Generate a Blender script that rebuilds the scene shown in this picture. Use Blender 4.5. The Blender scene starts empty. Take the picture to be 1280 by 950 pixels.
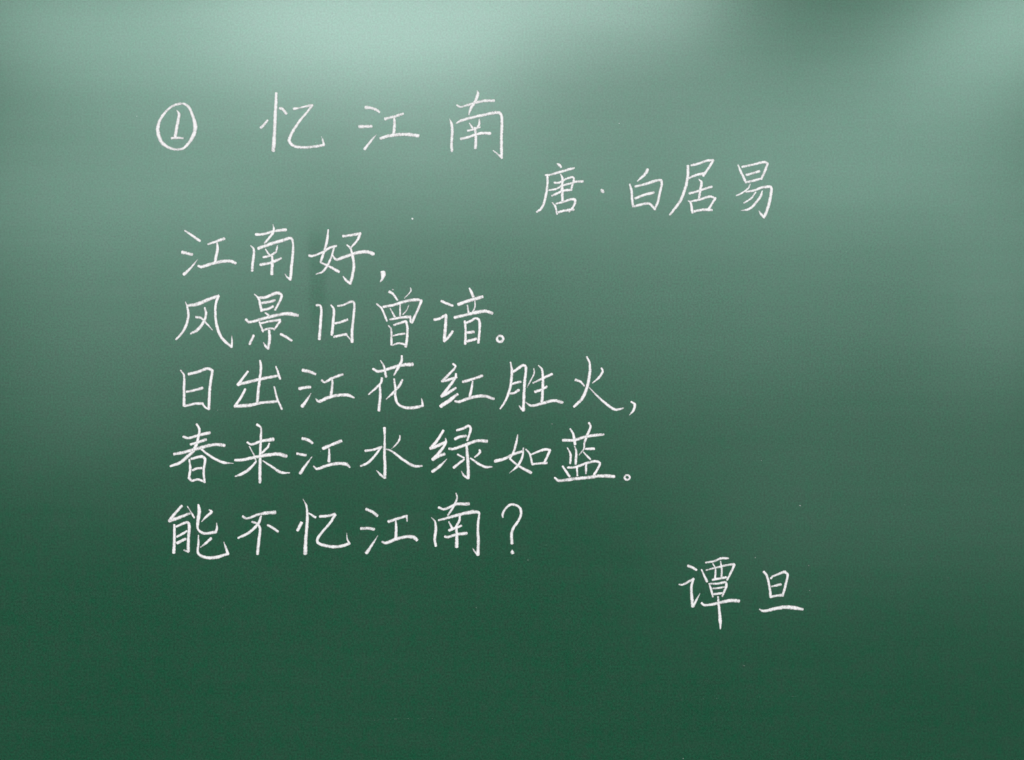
import bpy, math, random
from mathutils import Vector, noise as mnoise

random.seed(7)
sc = bpy.context.scene
COL = sc.collection

# ------------------------------------------------------------------ camera
# board plane is y = 0, facing -y; 1 photo pixel = 1 mm on the board
BOARD_Z = 1.45                      # height of the picture's centre above the floor
PX = 0.001
DIST = 1.05
cam_d = bpy.data.cameras.new('camera')
cam = bpy.data.objects.new('camera', cam_d)
COL.objects.link(cam)
cam.location = (0, -DIST, BOARD_Z)
cam.rotation_euler = (math.radians(90), 0, 0)
cam_d.sensor_width = 36
cam_d.lens = 36 * DIST / (1280 * PX)
cam_d.clip_end = 100
cam_d.clip_start = 0.01
sc.camera = cam

# ------------------------------------------------------------------ world, lamps, exposure
w = bpy.data.worlds.new('World')
sc.world = w
w.use_nodes = True
bg = w.node_tree.nodes['Background']
bg.inputs['Color'].default_value = (1, 1, 1, 1)
bg.inputs['Strength'].default_value = 0.02

def area(name, loc, target, sx, sy, power, color=(1, 1, 1), spread=180):
    d = bpy.data.lights.new(name, 'AREA')
    d.shape = 'RECTANGLE'
    d.size, d.size_y = sx, sy
    d.energy = power
    d.color = color
    d.spread = math.radians(spread)
    o = bpy.data.objects.new(name, d)
    o.location = loc
    o.rotation_euler = (Vector(target) - Vector(loc)).to_track_quat('-Z', 'Y').to_euler()
    COL.objects.link(o)
    return o

#LIGHTS
# classroom lamps behind and above the photographer: ceiling panels, a high window band, a side window, added fill panels.
# given as (kind, x, y or z, size x, size y, radiance); ceiling 1.5 m above the picture centre, rear wall at 4.5 m
LC = (1.0, 1.0, 1.0)
for kind, cx, cc, sx, sy, rad in (
        ('ceiling_lamp_or_fill', -1.75, -2.52, 1.04, 0.54, 22.0),
        ('ceiling_lamp_or_fill', -0.60, -2.48, 1.20, 0.95, 22.4),
        ('ceiling_lamp_or_fill', 0.34, -2.14, 0.84, 0.60, 22.0),
        ('ceiling_lamp_or_fill', 2.12, -2.52, 0.72, 1.25, 16.0),
        ('ceiling_lamp_or_fill', 1.28, -3.15, 0.84, 1.00, 5.5),  # weak fill panel, added to lift the dark reflection between the lamps
        ('window_or_wall_fill', -2.58, 1.22, 2.46, 0.56, 8.5),
        ('window_or_wall_fill', -0.09, 1.34, 2.08, 0.32, 10.9),
        ('window_or_wall_fill', 2.05, 1.35, 1.86, 0.29, 15.0),
        ('window_or_wall_fill', 3.32, 0.76, 0.60, 1.48, 7.5),
        ('window_or_wall_fill', -1.88, 0.40, 3.52, 0.43, 3.5),  # from here down: added panels standing in for the lit rear wall
        ('window_or_wall_fill', 1.36, 0.39, 2.38, 0.84, 2.5),
        ('window_or_wall_fill', -2.86, -0.18, 1.28, 0.65, 2.0),
        ('window_or_wall_fill', 2.97, -0.86, 3.65, 0.61, 1.5)):
    if kind == 'ceiling_lamp_or_fill':
        p = (cx, cc, BOARD_Z + 1.5); t = (cx, cc, 0)
    else:
        p = (cx, -4.5, BOARD_Z + cc); t = (cx, 0, BOARD_Z + cc)
    area(kind, p, t, sx, sy, rad * math.pi * sx * sy,
         (1.06, 0.945, 0.99) if kind == 'ceiling_lamp_or_fill' and -1 < cx < 1 else LC)   # two middle panels tinted pink to grey their minty reflection on the board
#END

sc.view_settings.view_transform = 'Standard'
sc.view_settings.look = 'None'
sc.view_settings.exposure = 0
sc.view_settings.gamma = 1
sc.view_settings.use_curve_mapping = False
sc.render.engine = 'CYCLES'

# ------------------------------------------------------------------ node helpers
class NT:
    def __init__(self, name):
        self.m = bpy.data.materials.new(name)
        self.m.use_nodes = True
        self.t = self.m.node_tree
        self.t.nodes.clear()
    def n(self, kind, **kw):
        x = self.t.nodes.new(kind)
        for k, v in kw.items():
            if k.startswith('i_'):
                x.inputs[k[2:].replace('_', ' ')].default_value = v
            else:
                setattr(x, k, v)
        return x
    def l(self, a, b):
        self.t.links.new(a, b)
    def val(self, s, sock):
        if isinstance(s, (int, float)):
            sock.default_value = s
        else:
            self.l(s, sock)
    def math(self, op, a, b=0.0, c=None, clamp=False):
        x = self.n('ShaderNodeMath', operation=op, use_clamp=clamp)
        self.val(a, x.inputs[0]); self.val(b, x.inputs[1])
        if c is not None:
            self.val(c, x.inputs[2])
        return x.outputs[0]
    def noise(self, vec, scale, detail=2, rough=0.5, loc=(0, 0, 0), stretch=(1, 1, 1)):
        mp = self.n('ShaderNodeMapping')
        mp.inputs['Location'].default_value = loc
        mp.inputs['Scale'].default_value = stretch
        self.l(vec, mp.inputs['Vector'])
        x = self.n('ShaderNodeTexNoise')
        x.inputs['Scale'].default_value = scale
        x.inputs['Detail'].default_value = detail
        x.inputs['Roughness'].default_value = rough
        self.l(mp.outputs[0], x.inputs['Vector'])
        return x
    def maprange(self, v, a, b, c, d, smooth=False):
        x = self.n('ShaderNodeMapRange')
        if smooth:
            x.interpolation_type = 'SMOOTHSTEP'
        self.l(v, x.inputs['Value'])
        for i, q in zip(('From Min', 'From Max', 'To Min', 'To Max'), (a, b, c, d)):
            x.inputs[i].default_value = q
        return x.outputs[0]

# ------------------------------------------------------------------ board enamel
def board_material():
    b = NT('green_enamel')
    co = b.n('ShaderNodeTexCoord').outputs['Object']
    sep = b.n('ShaderNodeSeparateXYZ'); b.l(co, sep.inputs[0])
    X, Z = sep.outputs[0], sep.outputs[2]
    # chalk dust film left by the duster: faint cloudy wipes, mostly horizontal
    cloud = b.noise(co, 2.6, 4, 0.55, stretch=(1, 1, 1.5)).outputs[0]
    wipe = b.noise(co, 9, 4, 0.6, loc=(3, 0, 1), stretch=(0.35, 1, 5)).outputs[0]
    weave = b.noise(co, 70, 3, 0.6, loc=(1, 2, 5), stretch=(1.0, 1, 0.10)).outputs[0]
    weft = b.noise(co, 70, 3, 0.6, loc=(7, 2, 2), stretch=(0.10, 1, 1.0)).outputs[0]
    film = b.math('ADD', b.math('MULTIPLY', cloud, 0.45), b.math('MULTIPLY', wipe, 0.25))
    sheen = b.maprange(film, 0.20, 0.50, 0.0, 1.0)
    film = b.math('ADD', film, b.math('MULTIPLY', weave, 0.18))
    film = b.math('ADD', film, b.math('MULTIPLY', weft, 0.16))
    film = b.maprange(film, 0.28, 0.76, 0.0, 1.0)
    # fingertip-wide cleaner strokes where wet cloth touched the board (metres on the board)
    edge = b.math('MULTIPLY', b.math('SUBTRACT', b.noise(co, 25, 2).outputs[0], 0.5), 0.012)
    def wiped(cx, cz, hx, hz, soft, tilt=0.0):
        dx = b.math('ABSOLUTE', b.math('ADD', b.math('SUBTRACT', b.math('SUBTRACT', X, cx),
                     b.math('MULTIPLY', b.math('SUBTRACT', Z, cz), tilt)), edge))
        dz = b.math('ABSOLUTE', b.math('SUBTRACT', Z, cz))
        mx = b.maprange(dx, hx - soft, hx + soft, 1, 0, True)
        mz = b.maprange(dz, hz - soft * 3, hz + soft * 3, 1, 0, True)
        return b.math('MULTIPLY', mx, mz)
    m1 = wiped(-0.243, 0.125, 0.010, 0.060, 0.006, -0.02)
    m2 = wiped(-0.236, 0.175, 0.016, 0.030, 0.010)
    m3 = wiped(-0.085, -0.10, 0.015, 0.07, 0.012)
    mask = b.math('MAXIMUM', b.math('MULTIPLY', m1, 0.56), b.math('MULTIPLY', m2, 0.18))
    mask = b.math('MAXIMUM', mask, b.math('MULTIPLY', m3, 0.3))
    # fine tooth of the enamel, and its mottled tint
    g1 = b.noise(co, 420, 2, 0.7)
    g2 = b.noise(co, 150, 2, 0.6, loc=(4, 1, 2))
    g3 = b.noise(co, 52, 3, 0.6, loc=(9, 1, 6))
    hue = b.maprange(g2.outputs[0], 0.33, 0.67, 0, 1)
    hue2 = b.maprange(g3.outputs[0], 0.35, 0.65, 0, 1)
    c1 = b.n('ShaderNodeMix', data_type='RGBA')
    c1.inputs[6].default_value = (0.0010, 0.0620, 0.0260, 1)
    c1.inputs[7].default_value = (0.0110, 0.0540, 0.0290, 1)
    b.l(b.math('ADD', b.math('MULTIPLY', hue, 0.55), b.math('MULTIPLY', hue2, 0.45)), c1.inputs[0])
    lum = b.maprange(g1.outputs[0], 0.28, 0.72, 0.62, 1.38)
    c2 = b.n('ShaderNodeVectorMath', operation='SCALE')
    b.l(c1.outputs[2], c2.inputs[0]); b.l(lum, c2.inputs['Scale'])
    c3 = b.n('ShaderNodeMix', data_type='RGBA')
    b.l(c2.outputs[0], c3.inputs[6])
    c3.inputs[7].default_value = (0.60, 0.66, 0.62, 1)
    dust = b.math('MULTIPLY', b.math('ADD', b.math('MULTIPLY', film, 0.014), 0.002),
                  b.math('SUBTRACT', 1.0, mask))
    b.l(dust, c3.inputs[0])
    p = b.n('ShaderNodeBsdfPrincipled')
    b.l(c3.outputs[2], p.inputs['Base Color'])
    # (kept above 0.275 everywhere)
    rough = b.math('ADD', 0.276, b.math('MULTIPLY', sheen, 0.012))
    b.l(rough, p.inputs['Roughness'])
    sp = b.math('MULTIPLY', b.math('SUBTRACT', 1.0, b.math('MULTIPLY', mask, 0.32)),
                b.math('ADD', 0.70, b.math('MULTIPLY', sheen, 0.09)))
    sp = b.math('MULTIPLY', sp, b.maprange(g1.outputs[0], 0.28, 0.72, 0.93, 1.07))
    b.l(sp, p.inputs['Specular IOR Level'])
    p.inputs['Specular Tint'].default_value = (0.672, 1.0, 0.885, 1)
    bump = b.n('ShaderNodeBump')
    bump.inputs['Strength'].default_value = 0.05
    bump.inputs['Distance'].default_value = 0.0004
    b.l(g1.outputs[0], bump.inputs['Height'])
    b.l(bump.outputs[0], p.inputs['Normal'])
    o = b.n('ShaderNodeOutputMaterial')
    b.l(p.outputs[0], o.inputs[0])
    return b.m

def chalk_material():
    b = NT('white_chalk')
    co = b.n('ShaderNodeTexCoord').outputs['Object']
    geo = b.n('ShaderNodeNewGeometry').outputs['Position']
    ed = b.n('ShaderNodeAttribute', attribute_name='edge').outputs['Fac']
    pr = b.n('ShaderNodeAttribute', attribute_name='press').outputs['Fac']
    grain = b.noise(geo, 650, 3, 0.7).outputs[0]
    clump = b.noise(geo, 190, 2, 0.6, loc=(3, 5, 1)).outputs[0]
    g = b.math('ADD', b.math('MULTIPLY', grain, 0.6), b.math('MULTIPLY', clump, 0.4))
    g = b.maprange(g, 0.36, 0.64, 0, 1)
    # chalk sits densest in the middle of the stroke and thins into the tooth of the board
    cover = b.math('SUBTRACT', pr, b.math('MULTIPLY', b.math('POWER', ed, 1.8), 0.72))
    a = b.math('MULTIPLY', b.math('ADD', b.math('SUBTRACT', cover, 0.42), b.math('MULTIPLY', g, 0.46)), 1.5, clamp=True)
    p = b.n('ShaderNodeBsdfPrincipled')
    mx = b.n('ShaderNodeMix', data_type='RGBA')
    mx.inputs[6].default_value = (0.60, 0.63, 0.615, 1)
    mx.inputs[7].default_value = (0.73, 0.755, 0.745, 1)
    b.l(g, mx.inputs[0])
    b.l(mx.outputs[2], p.inputs['Base Color'])
    p.inputs['Roughness'].default_value = 0.9
    p.inputs['Specular IOR Level'].default_value = 0.15
    bump = b.n('ShaderNodeBump')
    bump.inputs['Strength'].default_value = 0.35
    bump.inputs['Distance'].default_value = 0.0003
    b.l(grain, bump.inputs['Height'])
    b.l(bump.outputs[0], p.inputs['Normal'])
    tr = b.n('ShaderNodeBsdfTransparent')
    ms = b.n('ShaderNodeMixShader')
    b.l(a, ms.inputs[0]); b.l(tr.outputs[0], ms.inputs[1]); b.l(p.outputs[0], ms.inputs[2])
    o = b.n('ShaderNodeOutputMaterial')
    b.l(ms.outputs[0], o.inputs[0])
    return b.m

M_BOARD = board_material()
M_CHALK = chalk_material()

# ------------------------------------------------------------------ the chalkboard
board = bpy.data.objects.new('chalkboard', None)
board.location = (0, 0, BOARD_Z)
COL.objects.link(board)
board['label'] = 'dark green chalkboard covered with a handwritten white chalk poem'
board['category'] = 'chalkboard'

def slab(name, x0, x1, z0, z1, y0, y1, mat, parent, bev=0.003):
    import bmesh
    bm = bmesh.new()
    bmesh.ops.create_cube(bm, size=1)
    for v in bm.verts:
        v.co = Vector((x0 if v.co.x < 0 else x1, y0 if v.co.y < 0 else y1, z0 if v.co.z < 0 else z1))
    bmesh.ops.bevel(bm, geom=bm.edges[:], offset=bev, segments=2, affect='EDGES')
    me = bpy.data.meshes.new(name)
    bm.to_mesh(me); bm.free()
    me.materials.append(mat)
    o = bpy.data.objects.new(name, me)
    COL.objects.link(o)
    o.parent = parent
    return o

slab('writing_surface', -1.5, 1.5, -0.72, 0.72, 0.0, 0.018, M_BOARD, board)

# ------------------------------------------------------------------ handwriting
# every mark: name, label, (x0, y0) of its crop in photo pixels, strokes.
# A stroke is "x,y,width ..." in crop units (9.5 to a photo pixel); ' / ' lifts nothing but
# turns sharply; each list entry is one stroke of the chalk.
K = 9.5
T = ' / '
MARKS = [
('circled_number', 'circled number one beside the title', (180, 100), [
 "430,280,30 350,305,30 270,365 205,450,32 170,530,38 165,600,42 185,690,42 225,755,42 300,805,34 380,825,30 460,815,30 510,775,34 565,700,40 600,620,44 608,540,46 590,460,36 560,380,34 530,320,32 480,285,28 430,280,26",
 "392,362,20 416,405,32 405,480,36 385,590,36 370,680,38", "330,692,30 400,688,30 462,692,26"]),
('chalk_character', 'first character of the title, yi', (310, 100), [
 "232,480,28 200,520,30 155,565,36", "335,155,28 333,260,34 325,400,36 318,560,38 310,720,42 302,840,42",
 "380,335,34 410,345 455,400,34",
 "545,342,34 600,335,24 680,315,26 762,300,36 / 762,302,34 700,385,28 620,480,30 550,580,34 500,680,38 490,725,38 530,775,34 620,800,32 760,795,34 900,775,34 / 902,770,30 890,720,26 873,675,16"]),
('chalk_character', 'second character of the title, jiang', (430, 100), [
 "260,325,40 320,332,34 380,352,34 420,380,30", "185,553,44 250,553,36 325,550,38", "245,820,34 300,750,30 350,690,24 385,650,14",
 "490,462,36 560,445,32 630,425,34 700,402,34", "595,435,24 600,530,32 588,650,38", "435,695,38 520,668,38 620,652,40 760,648,40 880,662,42"]),
('chalk_character', 'third character of the title, nan', (540, 100), [
 "538,130,20 545,165,34 510,260,32 460,340,32 437,412,20", "297,300,26 335,320,26 420,300,30 520,270,32 610,250,32 735,245,36",
 "210,465,16 235,530,30 240,640,34 232,760,32 237,845,32",
 "290,515,20 340,485,32 480,445,34 640,410,34 740,390,40 800,390,36 825,420,32 830,520,32 825,680,34 825,820,34 828,925,30 / 828,925,30 790,890,26 730,840,20",
 "445,515,18 475,560,26 500,585,28", "562,470,20 560,530,28 530,575,28", "425,603,28 480,592,26 565,560,32",
 "345,700,34 430,680,30 520,648,30 610,632,32 690,637,36", "510,570,30 520,650,32 520,740,34 515,808,38"]),
('chalk_character', 'first character of the author line, tang', (660, 190), [
 "350,140,22 370,155,34 392,178,30", "210,275,28 250,275,28 370,240,30 460,215,32 545,192,30",
 "230,270,24 232,370,28 215,500,30 185,620,30 150,680,30 105,712,26",
 "315,365,30 370,365,28 440,325,26 530,298,30 545,320,28 530,380,26 510,450,26",
 "250,455,24 330,440,26 410,400,28 520,370,28 570,355,28 650,350,32", "285,520,26 350,490,28 420,460,30 515,450,32",
 "388,265,20 408,310,30 405,450,34 410,600,28", "290,605,22 320,640,26 345,740,24",
 "335,615,24 430,590,28 500,565,28 555,565,32 560,600,28 530,660,28 490,710,24", "365,715,30 440,695,30 540,685,34"]),
('chalk_dot', 'separating dot of the author line', (660, 190), ["872,448,28 884,464,44 892,476,34"]),
('chalk_character', 'second character of the author line, bai', (760, 190), [
 "470,210,38 450,250,36 400,300,32 350,345,22", "258,385,24 280,460,30 285,560,30 297,645,32",
 "325,410,30 430,385,32 560,345,36 630,335,34 640,370,28 615,480,28 590,600,30 555,680,30 / 555,680,28 500,620,30 480,610,32 410,620,34 310,648,30",
 "325,550,30 430,510,32 540,483,34"]),
('chalk_character', 'third character of the author line, ju', (820, 190), [
 "420,158,30 500,140,30 600,105,30 675,98,34 / 678,100,30 625,190,30 560,280,34", "390,312,26 460,280,30 560,255,34",
 "378,165,30 378,280,32 350,420,34 300,560,34 240,650,32 165,745,26", "510,325,18 540,360,32 525,450,32 510,560,30",
 "398,492,32 480,470,28 570,440,28 660,415,34", "385,580,20 410,600,28 432,720,32",
 "400,590,24 510,568,28 640,530,30 705,550,26 / 705,550,28 660,620,28 620,690,32", "460,705,34 560,685,34 660,690,32"]),
('chalk_character', 'fourth character of the author line, yi', (880, 190), [
 "405,155,22 440,240,30 495,355,30", "455,178,30 560,155,28 720,120,32 755,138,28 / 755,138,28 730,210,30 680,320,32",
 "495,360,28 590,340,32 680,315,30", "505,272,32 580,252,28 655,230,32", "545,385,20 525,430,26 450,488,24 385,518,22",
 "500,475,24 600,455,28 700,420,32 790,415,34 800,450,32 780,580,32 745,700,32 710,775,36 / 708,772,30 670,730,26 652,700,16",
 "612,480,24 560,550,26 475,605,24", "690,465,20 670,530,32 600,620,32 530,680,30 445,695,20"]),
('chalk_character', 'first character of the first line, jiang', (215, 270), [
 "155,175,24 240,232,28 330,295,34", "125,430,40 240,458,34", "143,692,38 200,640,28 255,580,24 305,515,14",
 "430,335,26 520,305,32 620,268,38", "538,320,22 540,400,30 525,480,32 512,550,34",
 "315,595,30 350,605,36 480,565,36 640,535,40 710,540,40 755,560,36"]),
('chalk_character', 'second character of the first line, nan', (290, 270), [
 "488,100,14 497,160,26 480,210,30 390,320,28", "285,220,34 380,215,30 500,180,32 640,165,38",
 "225,355,20 258,390,26 258,480,32 245,570,30 240,650,32",
 "315,385,36 450,335,40 620,285,36 700,265,36 725,320,26 720,480,30 705,620,32 695,755,30 / 695,755,28 660,730,24 630,690,16",
 "400,395,18 440,455,26 470,480,26", "540,355,22 525,430,24", "375,490,30 450,475,26 520,430,30",
 "340,578,36 460,555,32 580,505,36", "478,480,26 480,570,32 473,690,36"]),
('chalk_character', 'third character of the first line, hao', (375, 270), [
 "335,165,22 325,270,30 290,410,28 245,545,28 / 245,550,26 350,600,30 460,662,36",
 "110,470,30 150,475,28 280,425,30 350,380,32 430,355,32", "405,365,26 380,470,26 330,580,30 270,660,28 195,690,22",
 "515,240,34 620,225,34 715,210,38 / 715,215,30 680,290,28 605,375,26",
 "560,345,22 600,385,28 630,500,32 640,600,34 620,720,34 598,800,36 / 598,800,34 550,765,30 515,720,20",
 "385,465,20 430,518,32 520,490,36 650,445,40 780,425,40 870,450,46"]),
('chalk_comma', 'comma closing the first line', (375, 270), ["985,672,56 988,698,58 980,740,34 955,780,20"]),
('chalk_character', 'first character of the second line, feng', (205, 350), [
 "258,265,18 280,330,26 290,420,30 270,520,32 220,620,28 145,705,26", "285,305,36 400,285,44 520,235,42 645,190,40",
 "645,195,36 615,290,26 612,430,30 635,570,34 690,690,34 800,795,32 / 805,795,26 808,720,22 805,655,14",
 "485,330,24 500,400,32 470,500,34 400,590,36 320,635,28", "385,440,34 440,450,28 500,510,24 575,592,18"]),
('chalk_character', 'second character of the second line, jing', (285, 350), [
 "315,170,18 365,220,28 385,300,30 400,370,32", "365,210,34 450,205,36 580,155,40 635,180,34 620,240,28 560,355,28",
 "410,272,34 480,262,34 555,242,34", "400,360,34 470,345,34 535,315,30", "445,390,24 490,425,30",
 "215,470,32 250,500,34 380,470,38 550,425,40 700,400,42 825,420,46", "375,500,24 415,615,26",
 "400,512,26 500,490,28 620,475,32 / 620,490,28 550,590,26", "425,595,28 490,575,26 550,580,28",
 "490,600,28 495,700,34 480,815,30 / 480,815,28 450,790,28 425,745,18", "305,660,30 260,760,34", "630,645,34 690,675,32 755,720,30"]),
('chalk_character', 'third character of the second line, jiu', (365, 350), [
 "295,300,34 330,300,26 348,340,28 340,500,30 325,700,36", "465,300,22 497,350,28 490,480,32 475,650,32",
 "545,310,26 600,300,26 720,255,34 740,290,28 730,450,30 715,600,32 715,735,36 / 713,735,26 690,700,20 645,650,24 / 645,645,34 580,655,32 500,675,30",
 "510,515,28 580,500,30 655,470,34"]),
('chalk_character', 'fourth character of the second line, ceng', (440, 350), [
 "445,140,34 490,170,28 540,240,26", "695,95,18 700,130,20 625,215,16", "295,285,24 350,335,26 415,485,26",
 "375,320,34 500,295,36 650,250,38 770,235,38 825,245,34 / 825,250,30 770,380,28 710,505,32", "455,340,20 510,440,26",
 "572,295,22 572,440,24", "675,300,18 650,360,20 605,410,20", "455,470,30 560,450,30 690,435,38 / 690,435,24 700,500,28",
 "435,545,22 465,580,24 468,690,26 470,770,28", "500,535,28 560,515,30 640,490,32 / 640,490,30 658,560,28 655,680,30 640,790,34",
 "485,665,22 560,645,26 625,638,28", "485,775,24 560,750,26 640,770,32"]),
('chalk_character', 'fifth character of the second line, an', (530, 350), [
 "210,250,34 270,280,32 340,305,30", "125,470,34 180,460,30 260,415,34 / 262,420,34 255,560,34 240,720,38 / 240,725,34 290,680,32 340,610,30",
 "540,100,24 565,150,30 585,195,32", "410,290,38 520,250,38 690,200,42", "515,300,20 530,395,26", "605,250,18 605,320,22 570,395,22",
 "365,445,34 480,420,36 620,385,40 730,370,40 810,395,36", "485,490,28 495,600,28 490,760,32",
 "500,510,28 560,485,30 610,455,30 655,480,32 660,600,28 645,745,30", "510,625,34 590,615,36", "510,725,34 560,715,34 620,700,34"]),
('chalk_full_stop', 'small round full stop closing the second line', (530, 350), [
 "890,662,28 925,668,30 942,695,30 925,728,32 895,732,32 870,715,30 868,685,28 885,664,26"]),
('chalk_character', 'first character of the third line, ri', (205, 435), [
 "200,265,22 238,325,26 238,480,30 240,685,32", "295,308,36 400,285,34 515,245,36 575,265,34 / 575,270,32 545,480,32 532,725,32 / 530,725,26 490,705,24 460,665,28 / 460,660,34 380,660,32 245,690,30",
 "270,520,30 350,505,30 455,475,36"]),
('chalk_character', 'second character of the third line, chu', (275, 435), [
 "330,280,28 270,360,30 215,435,38 / 215,435,34 350,400,36 500,365,36 690,328,34",
 "475,150,26 487,220,30 475,360,32 455,500,34 443,650,34", "665,220,22 715,365,30",
 "300,490,30 260,570,30 180,690,34 / 180,690,42 350,680,40 500,650,36 670,635,34", "645,460,22 680,600,26 735,725,28"]),
('chalk_character', 'third character of the third line, jiang', (355, 435), [
 "225,265,40 300,280,38 370,308,36", "185,482,40 250,468,36 310,465,38", "218,692,40 270,620,30 320,540,16",
 "450,385,30 485,405,30 580,355,34 695,315,34", "572,355,24 575,430,28 560,555,34",
 "380,605,20 415,635,36 520,590,38 650,560,38 760,560,38 830,590,26"]),
('chalk_character', 'fourth character of the third line, hua', (440, 435), [
 "340,150,18 375,210,26 405,340,34", "590,95,26 590,150,30 550,230,34 500,320,24", "250,250,28 310,278,34 430,250,34 580,205,38 715,195,48",
 "355,360,30 345,410,30 290,470,28 200,550,24", "330,440,26 335,560,32 320,740,36",
 "500,370,24 515,470,30 515,580,30 545,660,30 620,705,36 720,710,38 835,690,34 / 838,690,30 835,640,26 825,600,14",
 "598,380,30 560,450,32 480,540,28 410,605,20"]),
('chalk_character', 'fifth character of the third line, hong', (530, 435), [
 "345,190,28 375,220,26 300,310,32 215,395,36 / 215,395,36 300,375,34 385,350,32",
 "380,305,24 375,350,28 290,470,34 210,575,36 / 210,572,36 290,530,34 375,475,30", "200,690,42 300,625,44 395,550,36",
 "465,400,36 560,375,34 690,330,36", "577,400,24 565,480,28 545,570,32",
 "370,630,28 410,640,34 520,600,36 660,570,38 740,575,36 825,605,38"]),
('chalk_character', 'sixth character of the third line, sheng', (610, 435), [
 "268,170,20 282,260,30 275,400,32 250,520,32 200,640,28 145,720,24",
 "305,280,34 360,240,34 420,205,32 450,230,30 435,400,32 425,600,32 420,740,36 / 418,740,30 395,720,26 370,685,18",
 "290,425,30 385,400,32", "270,540,30 310,535,30 365,500,34", "545,245,18 548,300,22 510,380,22 465,465,16",
 "535,415,24 650,360,30 760,310,34", "600,210,20 640,250,26 652,400,30 640,650,32", "560,520,34 620,500,32 695,460,34",
 "450,645,18 510,685,32 650,655,34 780,625,36 880,645,42"]),
('chalk_character', 'seventh character of the third line, huo', (695, 435), [
 "365,105,24 400,180,26 400,300,34 370,460,34 310,600,36 215,695,32", "235,380,36 290,400,28 335,450,24",
 "395,470,16 480,560,24 580,650,30 700,730,32 800,715,22", "540,240,24 555,275,26 510,350,28 435,415,18"]),
('chalk_comma', 'thin comma closing the third line', (695, 435), ["895,640,26 935,670,30 920,740,28 875,795,16"]),
('chalk_character', 'first character of the fourth line, chun', (200, 525), [
 "435,50,26 468,110,28 450,230,30 400,360,36 320,440,38 230,510,36 125,548,28", "280,200,34 340,215,30 460,180,32 590,150,38",
 "365,290,30 450,265,32 545,232,36", "170,405,36 300,380,38 500,325,40 650,292,38 765,300,40",
 "490,345,24 600,430,28 740,500,32 870,515,16", "350,470,24 360,580,28 345,680,30",
 "375,460,28 500,435,34 535,465,30 520,600,28 530,740,26", "390,595,28 440,575,30 495,570,30", "345,685,34 380,720,30 450,705,30 530,735,28"]),
('chalk_character', 'second character of the fourth line, lai', (275, 525), [
 "440,55,30 485,90,24 485,200,28 478,400,30 475,600,34 475,740,34", "325,265,26 370,290,28 500,250,32 630,230,44",
 "350,315,16 410,430,22 430,495,24 / 430,495,26 340,590,32 260,640,34 185,668,24", "585,280,24 570,320,26 500,390,28",
 "180,475,30 260,475,34 420,440,36 600,410,40 700,405,42 785,430,44", "510,485,20 620,555,28 720,620,34 825,628,20"]),
('chalk_character', 'third character of the fourth line, jiang', (350, 525), [
 "270,220,38 330,235,38 385,272,34", "205,400,32 305,418,34", "240,632,36 310,530,30 378,440,14",
 "515,335,44 600,300,34 725,250,40", "583,345,24 585,400,28 582,490,36", "400,550,22 440,580,32 560,540,34 700,515,38 800,530,40 828,560,26"]),
('chalk_character', 'fourth character of the fourth line, shui', (430, 525), [
 "480,95,34 484,200,24 480,400,32 487,550,34 485,685,36 / 482,685,32 440,655,30 388,600,18",
 "255,365,30 340,355,28 445,320,32 / 440,325,24 370,420,28 280,510,30 200,545,28", "665,185,20 660,230,24 620,290,22 565,340,14",
 "500,345,20 560,365,26 700,470,30 830,545,34 925,545,28"]),
('chalk_character', 'fifth character of the fourth line, lu', (520, 525), [
 "325,125,28 260,230,32 175,335,36 / 175,335,40 270,300,40 355,260,34", "350,220,20 355,270,26 290,370,34 200,465,36 / 200,468,40 260,430,44 335,405,38",
 "195,612,34 270,560,34 365,465,14", "485,122,28 560,100,30 625,70,32 650,100,28 610,240,28", "465,225,36 520,200,34 590,190,34",
 "395,340,32 440,345,34 600,290,36 720,248,36 840,250,42", "600,300,30 610,420,34 620,560,36 620,690,36 / 615,690,30 570,660,28 540,610,18",
 "495,410,26 570,450,26", "450,565,32 510,515,30 570,470,26", "755,355,26 760,385,28 700,440,24", "650,455,24 760,530,28 830,558,30 900,555,24"]),
('chalk_character', 'sixth character of the fourth line, ru', (600, 525), [
 "448,180,20 430,270,28 395,390,28 355,455,26 / 355,460,26 450,540,28 605,625,36", "180,490,38 300,455,34 410,400,34 500,375,30",
 "515,335,20 505,430,26 450,540,30 350,630,14", "545,350,24 590,400,26 620,525,28",
 "610,410,24 690,375,26 770,350,32 830,355,32 / 830,360,30 800,430,28 765,500,28", "620,525,28 700,515,26 790,510,36"]),
('chalk_character', 'seventh character of the fourth line, lan', (685, 525), [
 "265,105,22 300,170,28 322,290,30", "485,35,26 505,80,26 460,190,30 430,280,26", "430,285,22 425,340,22 370,415,18",
 "180,242,36 310,238,34 460,195,36 655,172,36", "230,330,18 268,410,26 262,515,26", "315,315,22 335,370,26 328,520,30",
 "450,345,28 545,340,34", "420,380,20 500,465,26", "175,550,26 255,670,30",
 "235,565,28 320,560,30 450,515,32 560,490,30 615,510,30 600,560,28 530,675,28", "343,560,24 348,660,22", "452,510,24 450,635,26",
 "80,685,24 130,720,36 300,700,38 500,680,38 620,665,40 780,670,46"]),
('chalk_full_stop', 'small open round full stop closing the fourth line', (685, 525), [
 "925,655,24 955,655,26 972,682,26 955,708,26 925,708,26 908,682,26 922,658,24"]),
('chalk_character', 'first character of the fifth line, neng', (195, 615), [
 "305,165,32 230,250,34 155,340,34 / 160,342,42 270,305,38 400,255,32", "375,170,16 455,305,24", "218,390,26 220,520,32 212,720,34",
 "245,410,28 310,380,30 375,360,34 395,400,34 385,560,34 385,705,36 / 385,710,30 335,690,22", "250,530,26 310,500,30 365,465,28",
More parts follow.
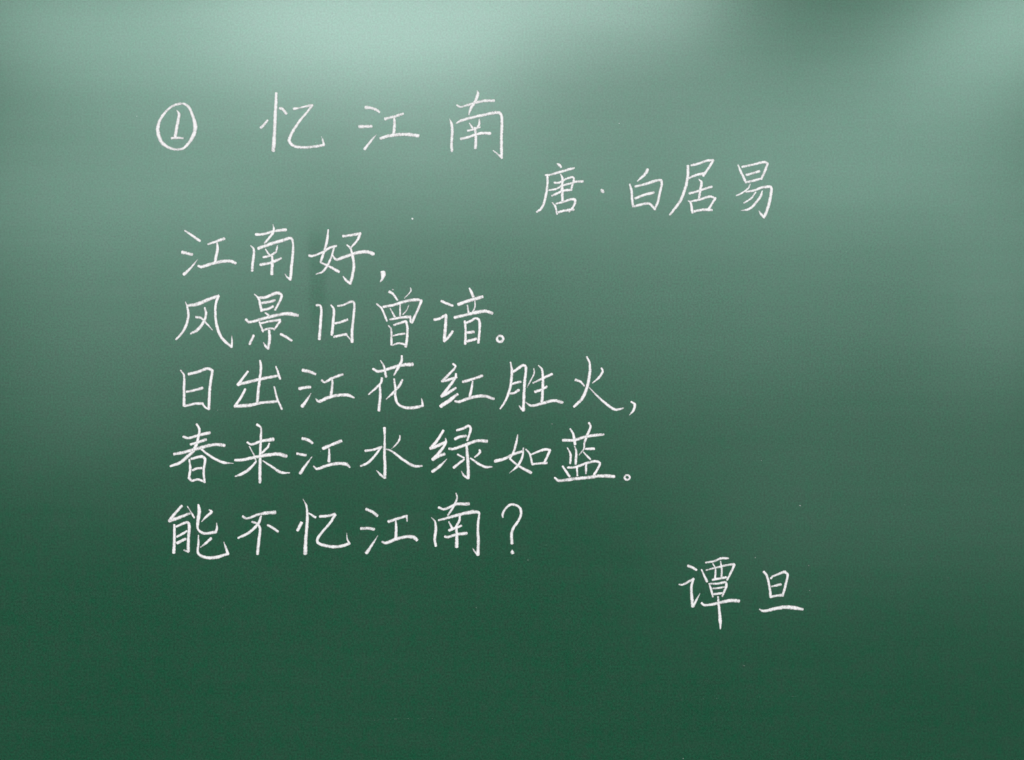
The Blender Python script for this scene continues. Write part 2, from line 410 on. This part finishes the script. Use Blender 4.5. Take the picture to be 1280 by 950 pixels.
 "255,605,34 350,555,32", "505,150,24 515,230,40 500,340,36 500,440,28 570,490,34 710,475,36 / 712,475,30 725,430,26 722,370,16",
 "635,212,20 660,235,36 600,290,30 545,350,16", "505,515,18 505,620,26 500,720,28 550,765,36 680,780,38 855,735,34 / 857,735,30 830,660,26 808,595,14",
 "655,550,34 590,610,28 530,655,18"]),
('chalk_character', 'second character of the fifth line, bu', (280, 615), [
 "225,290,32 270,315,28 400,270,32 500,250,40 605,240,44", "440,285,24 410,370,32 300,480,32 170,545,26",
 "335,355,26 400,380,28 428,440,28 415,570,32 398,735,34", "520,395,28 580,425,30 640,470,30"]),
('chalk_character', 'third character of the fifth line, yi', (350, 615), [
 "255,365,36 210,455,34", "275,85,14 315,170,24 325,300,32 315,450,34 305,600,38 298,730,46", "340,250,20 420,300,30",
 "475,290,34 560,285,32 650,262,34 / 655,270,30 600,360,28 490,490,28 445,560,30 450,600,32 530,635,34 650,650,36 740,640,36 825,610,32 / 825,610,24 800,560,20 793,490,12"]),
('chalk_character', 'fourth character of the fifth line, jiang', (440, 615), [
 "170,205,32 240,235,34 300,280,36", "110,435,36 180,430,34 260,442,38", "172,722,38 230,640,28 305,520,14",
 "435,350,36 530,320,32 645,285,30 / 650,280,26 655,345,20", "520,325,22 525,440,28 520,545,36",
 "360,590,26 400,605,34 520,560,36 650,530,38 730,535,40 770,570,36"]),
('chalk_character', 'fifth character of the fifth line, nan', (520, 615), [
 "475,15,18 488,70,24 440,180,28 380,275,24", "270,185,30 330,205,32 400,180,30 480,145,34 625,140,42",
 "185,305,14 225,350,24 235,450,32 222,560,30 235,640,28",
 "270,335,26 400,300,32 550,260,36 690,235,44 745,245,32 750,270,26 735,400,28 740,600,34 735,745,36 / 735,745,28 700,710,22 675,670,16",
 "390,355,20 430,425,28", "520,290,24 515,340,28 475,410,28", "395,455,32 460,430,30 540,400,26",
 "345,530,30 380,535,30 480,505,32 600,490,38", "478,430,28 485,540,34 482,650,38"]),
('chalk_question_mark', 'question mark closing the fifth line', (590, 615), [
 "368,300,20 362,270,28 400,195,26 460,150,30 530,160,28 575,200,30 580,270,28 545,350,28 490,430,30 470,500,34 474,610,34",
 "478,690,16 478,712,40 480,722,42"]),
('chalk_character', 'first character of the signature, tan', (830, 690), [
 "285,165,32 330,180,32 385,212,28", "180,385,24 215,390,26 350,320,34 / 345,325,30 325,430,30 340,645,36 / 345,645,32 385,570,26 425,495,16",
 "495,125,24 590,110,26 680,75,28 760,75,28", "445,210,20 510,350,30", "500,215,22 600,190,26 750,155,28 830,145,34 / 835,150,30 800,230,28 750,330,26",
 "580,140,18 610,200,22 605,320,24", "670,110,20 685,200,24 680,310,26", "575,330,28 650,315,28 735,300,30", "535,375,20 560,450,26 580,530,24",
 "550,375,24 640,375,26 730,360,30 740,400,30 700,500,26 690,525,22", "580,432,24 650,427,24 715,415,22", "590,500,28 650,492,28 700,485,26",
 "640,530,22 648,620,28 665,800,36 668,910,20", "445,605,26 480,632,30 640,605,34 780,575,38 885,580,44"]),
('chalk_character', 'second character of the signature, dan', (920, 690), [
 "330,235,30 365,280,28 400,430,28 410,535,30", "415,312,28 432,290,26 / 432,290,24 500,262,28 570,235,34 / 580,235,32 612,270,28 585,400,28 555,520,28",
 "420,410,22 530,385,34", "410,535,28 470,520,28 555,510,36", "280,680,20 325,700,32 450,675,36 570,655,42 680,660,44 790,680,30"]),
]

WIDTH = 1.08                        # drawn width to true width

def to_board(px, py):               # photo pixel -> board x, z (metres)
    return (px - 640) * PX, (475 - py) * PX

def smooth(pts, step):
    """centripetal curve through pts (x, z, w), resampled about every `step` metres"""
    if len(pts) == 2:
        P = [pts[0], pts[1]]
    else:
        P = pts
    out = []
    n = len(P)
    for i in range(n - 1):
        p1, p2 = P[i], P[i + 1]
        p0 = P[i - 1] if i > 0 else tuple(2 * p1[k] - p2[k] for k in range(3))
        p3 = P[i + 2] if i + 2 < n else tuple(2 * p2[k] - p1[k] for k in range(3))
        d = max(math.hypot(p2[0] - p1[0], p2[1] - p1[1]), 1e-6)
        d0 = max(math.hypot(p1[0] - p0[0], p1[1] - p0[1]), 1e-6)
        d3 = max(math.hypot(p3[0] - p2[0], p3[1] - p2[1]), 1e-6)
        t1 = [(p2[k] - p0[k]) / (d + d0) * d for k in range(2)]
        t2 = [(p3[k] - p1[k]) / (d + d3) * d for k in range(2)]
        m = max(2, int(d / step))
        for j in range(m):
            t = j / m
            h = (2*t**3 - 3*t**2 + 1, t**3 - 2*t**2 + t, -2*t**3 + 3*t**2, t**3 - t**2)
            xz = [h[0]*p1[k] + h[1]*t1[k] + h[2]*p2[k] + h[3]*t2[k] for k in range(2)]
            out.append((xz[0], xz[1], p1[2] + (p2[2] - p1[2]) * (t*t*(3-2*t))))
    out.append(tuple(P[-1]))
    return out

ACROSS = (-1.0, -0.72, -0.3, 0.3, 0.72, 1.0)
THICK = 0.00022

def ribbon(pts, y_base, V, F, E, R, seed, cx, cz, fixed=None, touch=1.0):
    """one swept chalk deposit with a low domed cross-section and blunt rounded ends"""
    S = smooth(pts, 0.0016)
    def frame(i):
        a, b2 = S[max(i - 1, 0)], S[min(i + 1, len(S) - 1)]
        dx, dz = b2[0] - a[0], b2[1] - a[1]
        l = math.hypot(dx, dz) or 1e-9
        return dx / l, dz / l
    rows = []
    t0, t1 = frame(0), frame(len(S) - 1)
    w0, w1 = S[0][2] / 2, S[-1][2] / 2
    for q in (0.92, 0.6, 0.25):     # blunt start
        rows.append((S[0][0] - t0[0]*w0*q*0.75, S[0][1] - t0[1]*w0*q*0.75, S[0][2] * (1 - q**3)**(1/2.4), t0))
    for i, s in enumerate(S):
        rows.append((s[0], s[1], s[2], frame(i)))
    for q in (0.25, 0.6, 0.92):
        rows.append((S[-1][0] + t1[0]*w1*q*0.75, S[-1][1] + t1[1]*w1*q*0.75, S[-1][2] * (1 - q**3)**(1/2.4), t1))
    base = len(V)
    nr = len(ACROSS)
    for k, (x, z, wd, t) in enumerate(rows):
        nx, nz = -t[1], t[0]
        jl = 1 + 0.10 * mnoise.noise(Vector((x * 260, z * 260, seed)))
        jr = 1 + 0.10 * mnoise.noise(Vector((x * 260, z * 260, seed + 40)))
        press = max(0.60, min(1.0, 0.28 + wd / (PX * 3.6) * 0.80))
        press *= 1 + 0.13 * mnoise.noise(Vector((x * 90, z * 90, seed + 9)))
        # the chalk rides lighter along the side strokes and bites on the down strokes
        press *= touch * (1 - 0.10 * t[0] * t[0])
        if k > len(rows) - 6:
            press *= 0.93
        if fixed:
            press = fixed
        for a in ACROSS:
            h = wd / 2 * (jl if a < 0 else jr) * 1.08
            V.append((x + nx*a*h - cx, -(y_base + THICK * (1 - a*a)), z + nz*a*h - cz))
            E.append(abs(a)); R.append(press)
        if k:
            for a in range(nr - 1):
                i0 = base + (k-1)*nr + a
                F.append((i0, i0 + 1, i0 + nr + 1, i0 + nr))

def stroke_object(text, origin, idx, cx, cz, parent):
    V, F, E, R = [], [], [], []
    touch = random.uniform(0.97, 1.07)
    for seg in text.split(' / '):
        pts, wlast = [], 30
        for tok in seg.split():
            v = tok.split(',')
            if len(v) > 2:
                wlast = float(v[2])
            bx, bz = to_board(origin[0] + float(v[0]) / K, origin[1] + float(v[1]) / K)
            pts.append((bx, bz, wlast / K * PX * WIDTH))
        ribbon(pts, 0.00006 + 0.00004 * idx + 0.00001 * len(V) / 200, V, F, E, R, idx * 3.1 + origin[0], cx, cz, touch=touch)
    me = bpy.data.meshes.new('stroke')
    me.from_pydata(V, [], F)
    me.polygons.foreach_set('use_smooth', [True] * len(F))
    for nm, data in (('edge', E), ('press', R)):
        at = me.attributes.new(nm, 'FLOAT', 'POINT')
        at.data.foreach_set('value', data)
    me.materials.append(M_CHALK)
    # faces should look towards the room (-y)
    if sum(p.normal.y for p in me.polygons) > 0:
        me.flip_normals()
    me.update()
    o = bpy.data.objects.new('stroke', me)
    COL.objects.link(o)
    o.parent = parent
    return o

for name, label, org, strokes in MARKS:
    xs, ys = [], []
    for s in strokes:
        for tok in s.replace(' / ', ' ').split():
            v = tok.split(',')
            xs.append(org[0] + float(v[0]) / K); ys.append(org[1] + float(v[1]) / K)
    cx, cz = to_board((min(xs) + max(xs)) / 2, max(ys))
    if len(strokes) == 1:           # a single mark is its own part
        o = stroke_object(strokes[0], org, 0, cx, cz, board)
        o.name = name; o.data.name = name
        o.location = (cx, 0, cz)
        o['label'] = label
        continue
    e = bpy.data.objects.new(name, None)
    COL.objects.link(e)
    e.parent = board
    e.location = (cx, 0, cz)
    e['label'] = label
    for i, s in enumerate(strokes):
        stroke_object(s, org, i, cx, cz, e)

# ------------------------------------------------------------------ loose chalk specks on the board
V, F, E, R = [], [], [], []
def speck(px, py, r, p):
    x, z = to_board(px, py)
    c = len(V)
    V.append((x, -0.00020, z)); E.append(0.0); R.append(p)
    n = 8
    for k in range(n):
        a = 2 * math.pi * k / n
        rr = r * PX * random.uniform(0.7, 1.2)
        V.append((x + math.cos(a)*rr, -0.00005, z + math.sin(a)*rr)); E.append(0.8); R.append(p)
    for k in range(n):
        F.append((c, c + 1 + k, c + 1 + (k + 1) % n))
speck(515.5, 273.5, 1.3, 0.95)
speck(1185, 722, 0.8, 0.5); speck(1131, 631, 0.7, 0.5); speck(1000, 632, 0.9, 0.7); speck(944, 697, 0.8, 0.6)
speck(491, 362, 1.6, 0.6); speck(498, 371, 1.2, 0.5); speck(690, 530, 0.9, 0.6); speck(930, 832, 0.9, 0.5)
speck(1012, 738, 0.8, 0.5); speck(1011, 707, 0.9, 0.6); speck(660, 700, 0.8, 0.5); speck(854, 948, 1.0, 0.6)
for _ in range(26):                 # dust that fell while writing
    speck(random.uniform(150, 1120), random.uniform(120, 900), random.uniform(0.4, 0.75), random.uniform(0.35, 0.6))
for x0, y0, x1, y1, wd, p in ((455, 901, 541, 898, 1.2, 0.24), (830, 876, 1000, 870, 1.2, 0.22)):
    a, b2 = to_board(x0, y0), to_board(x1, y1)
    m = ((a[0] + b2[0]) / 2, (a[1] + b2[1]) / 2 + 0.001)
    ribbon([(a[0], a[1], 0.0005), (m[0], m[1], wd * PX), (b2[0], b2[1], 0.0005)], 0.00003, V, F, E, R, x0, 0, 0, fixed=p)
me = bpy.data.meshes.new('chalk_specks')
me.from_pydata(V, [], F)
for nm, data in (('edge', E), ('press', R)):
    at = me.attributes.new(nm, 'FLOAT', 'POINT')
    at.data.foreach_set('value', data)
if sum(p.normal.y for p in me.polygons) > 0:
    me.flip_normals()
me.materials.append(M_CHALK)
o = bpy.data.objects.new('chalk_specks', me)
COL.objects.link(o)
o.parent = board
o['kind'] = 'stuff'
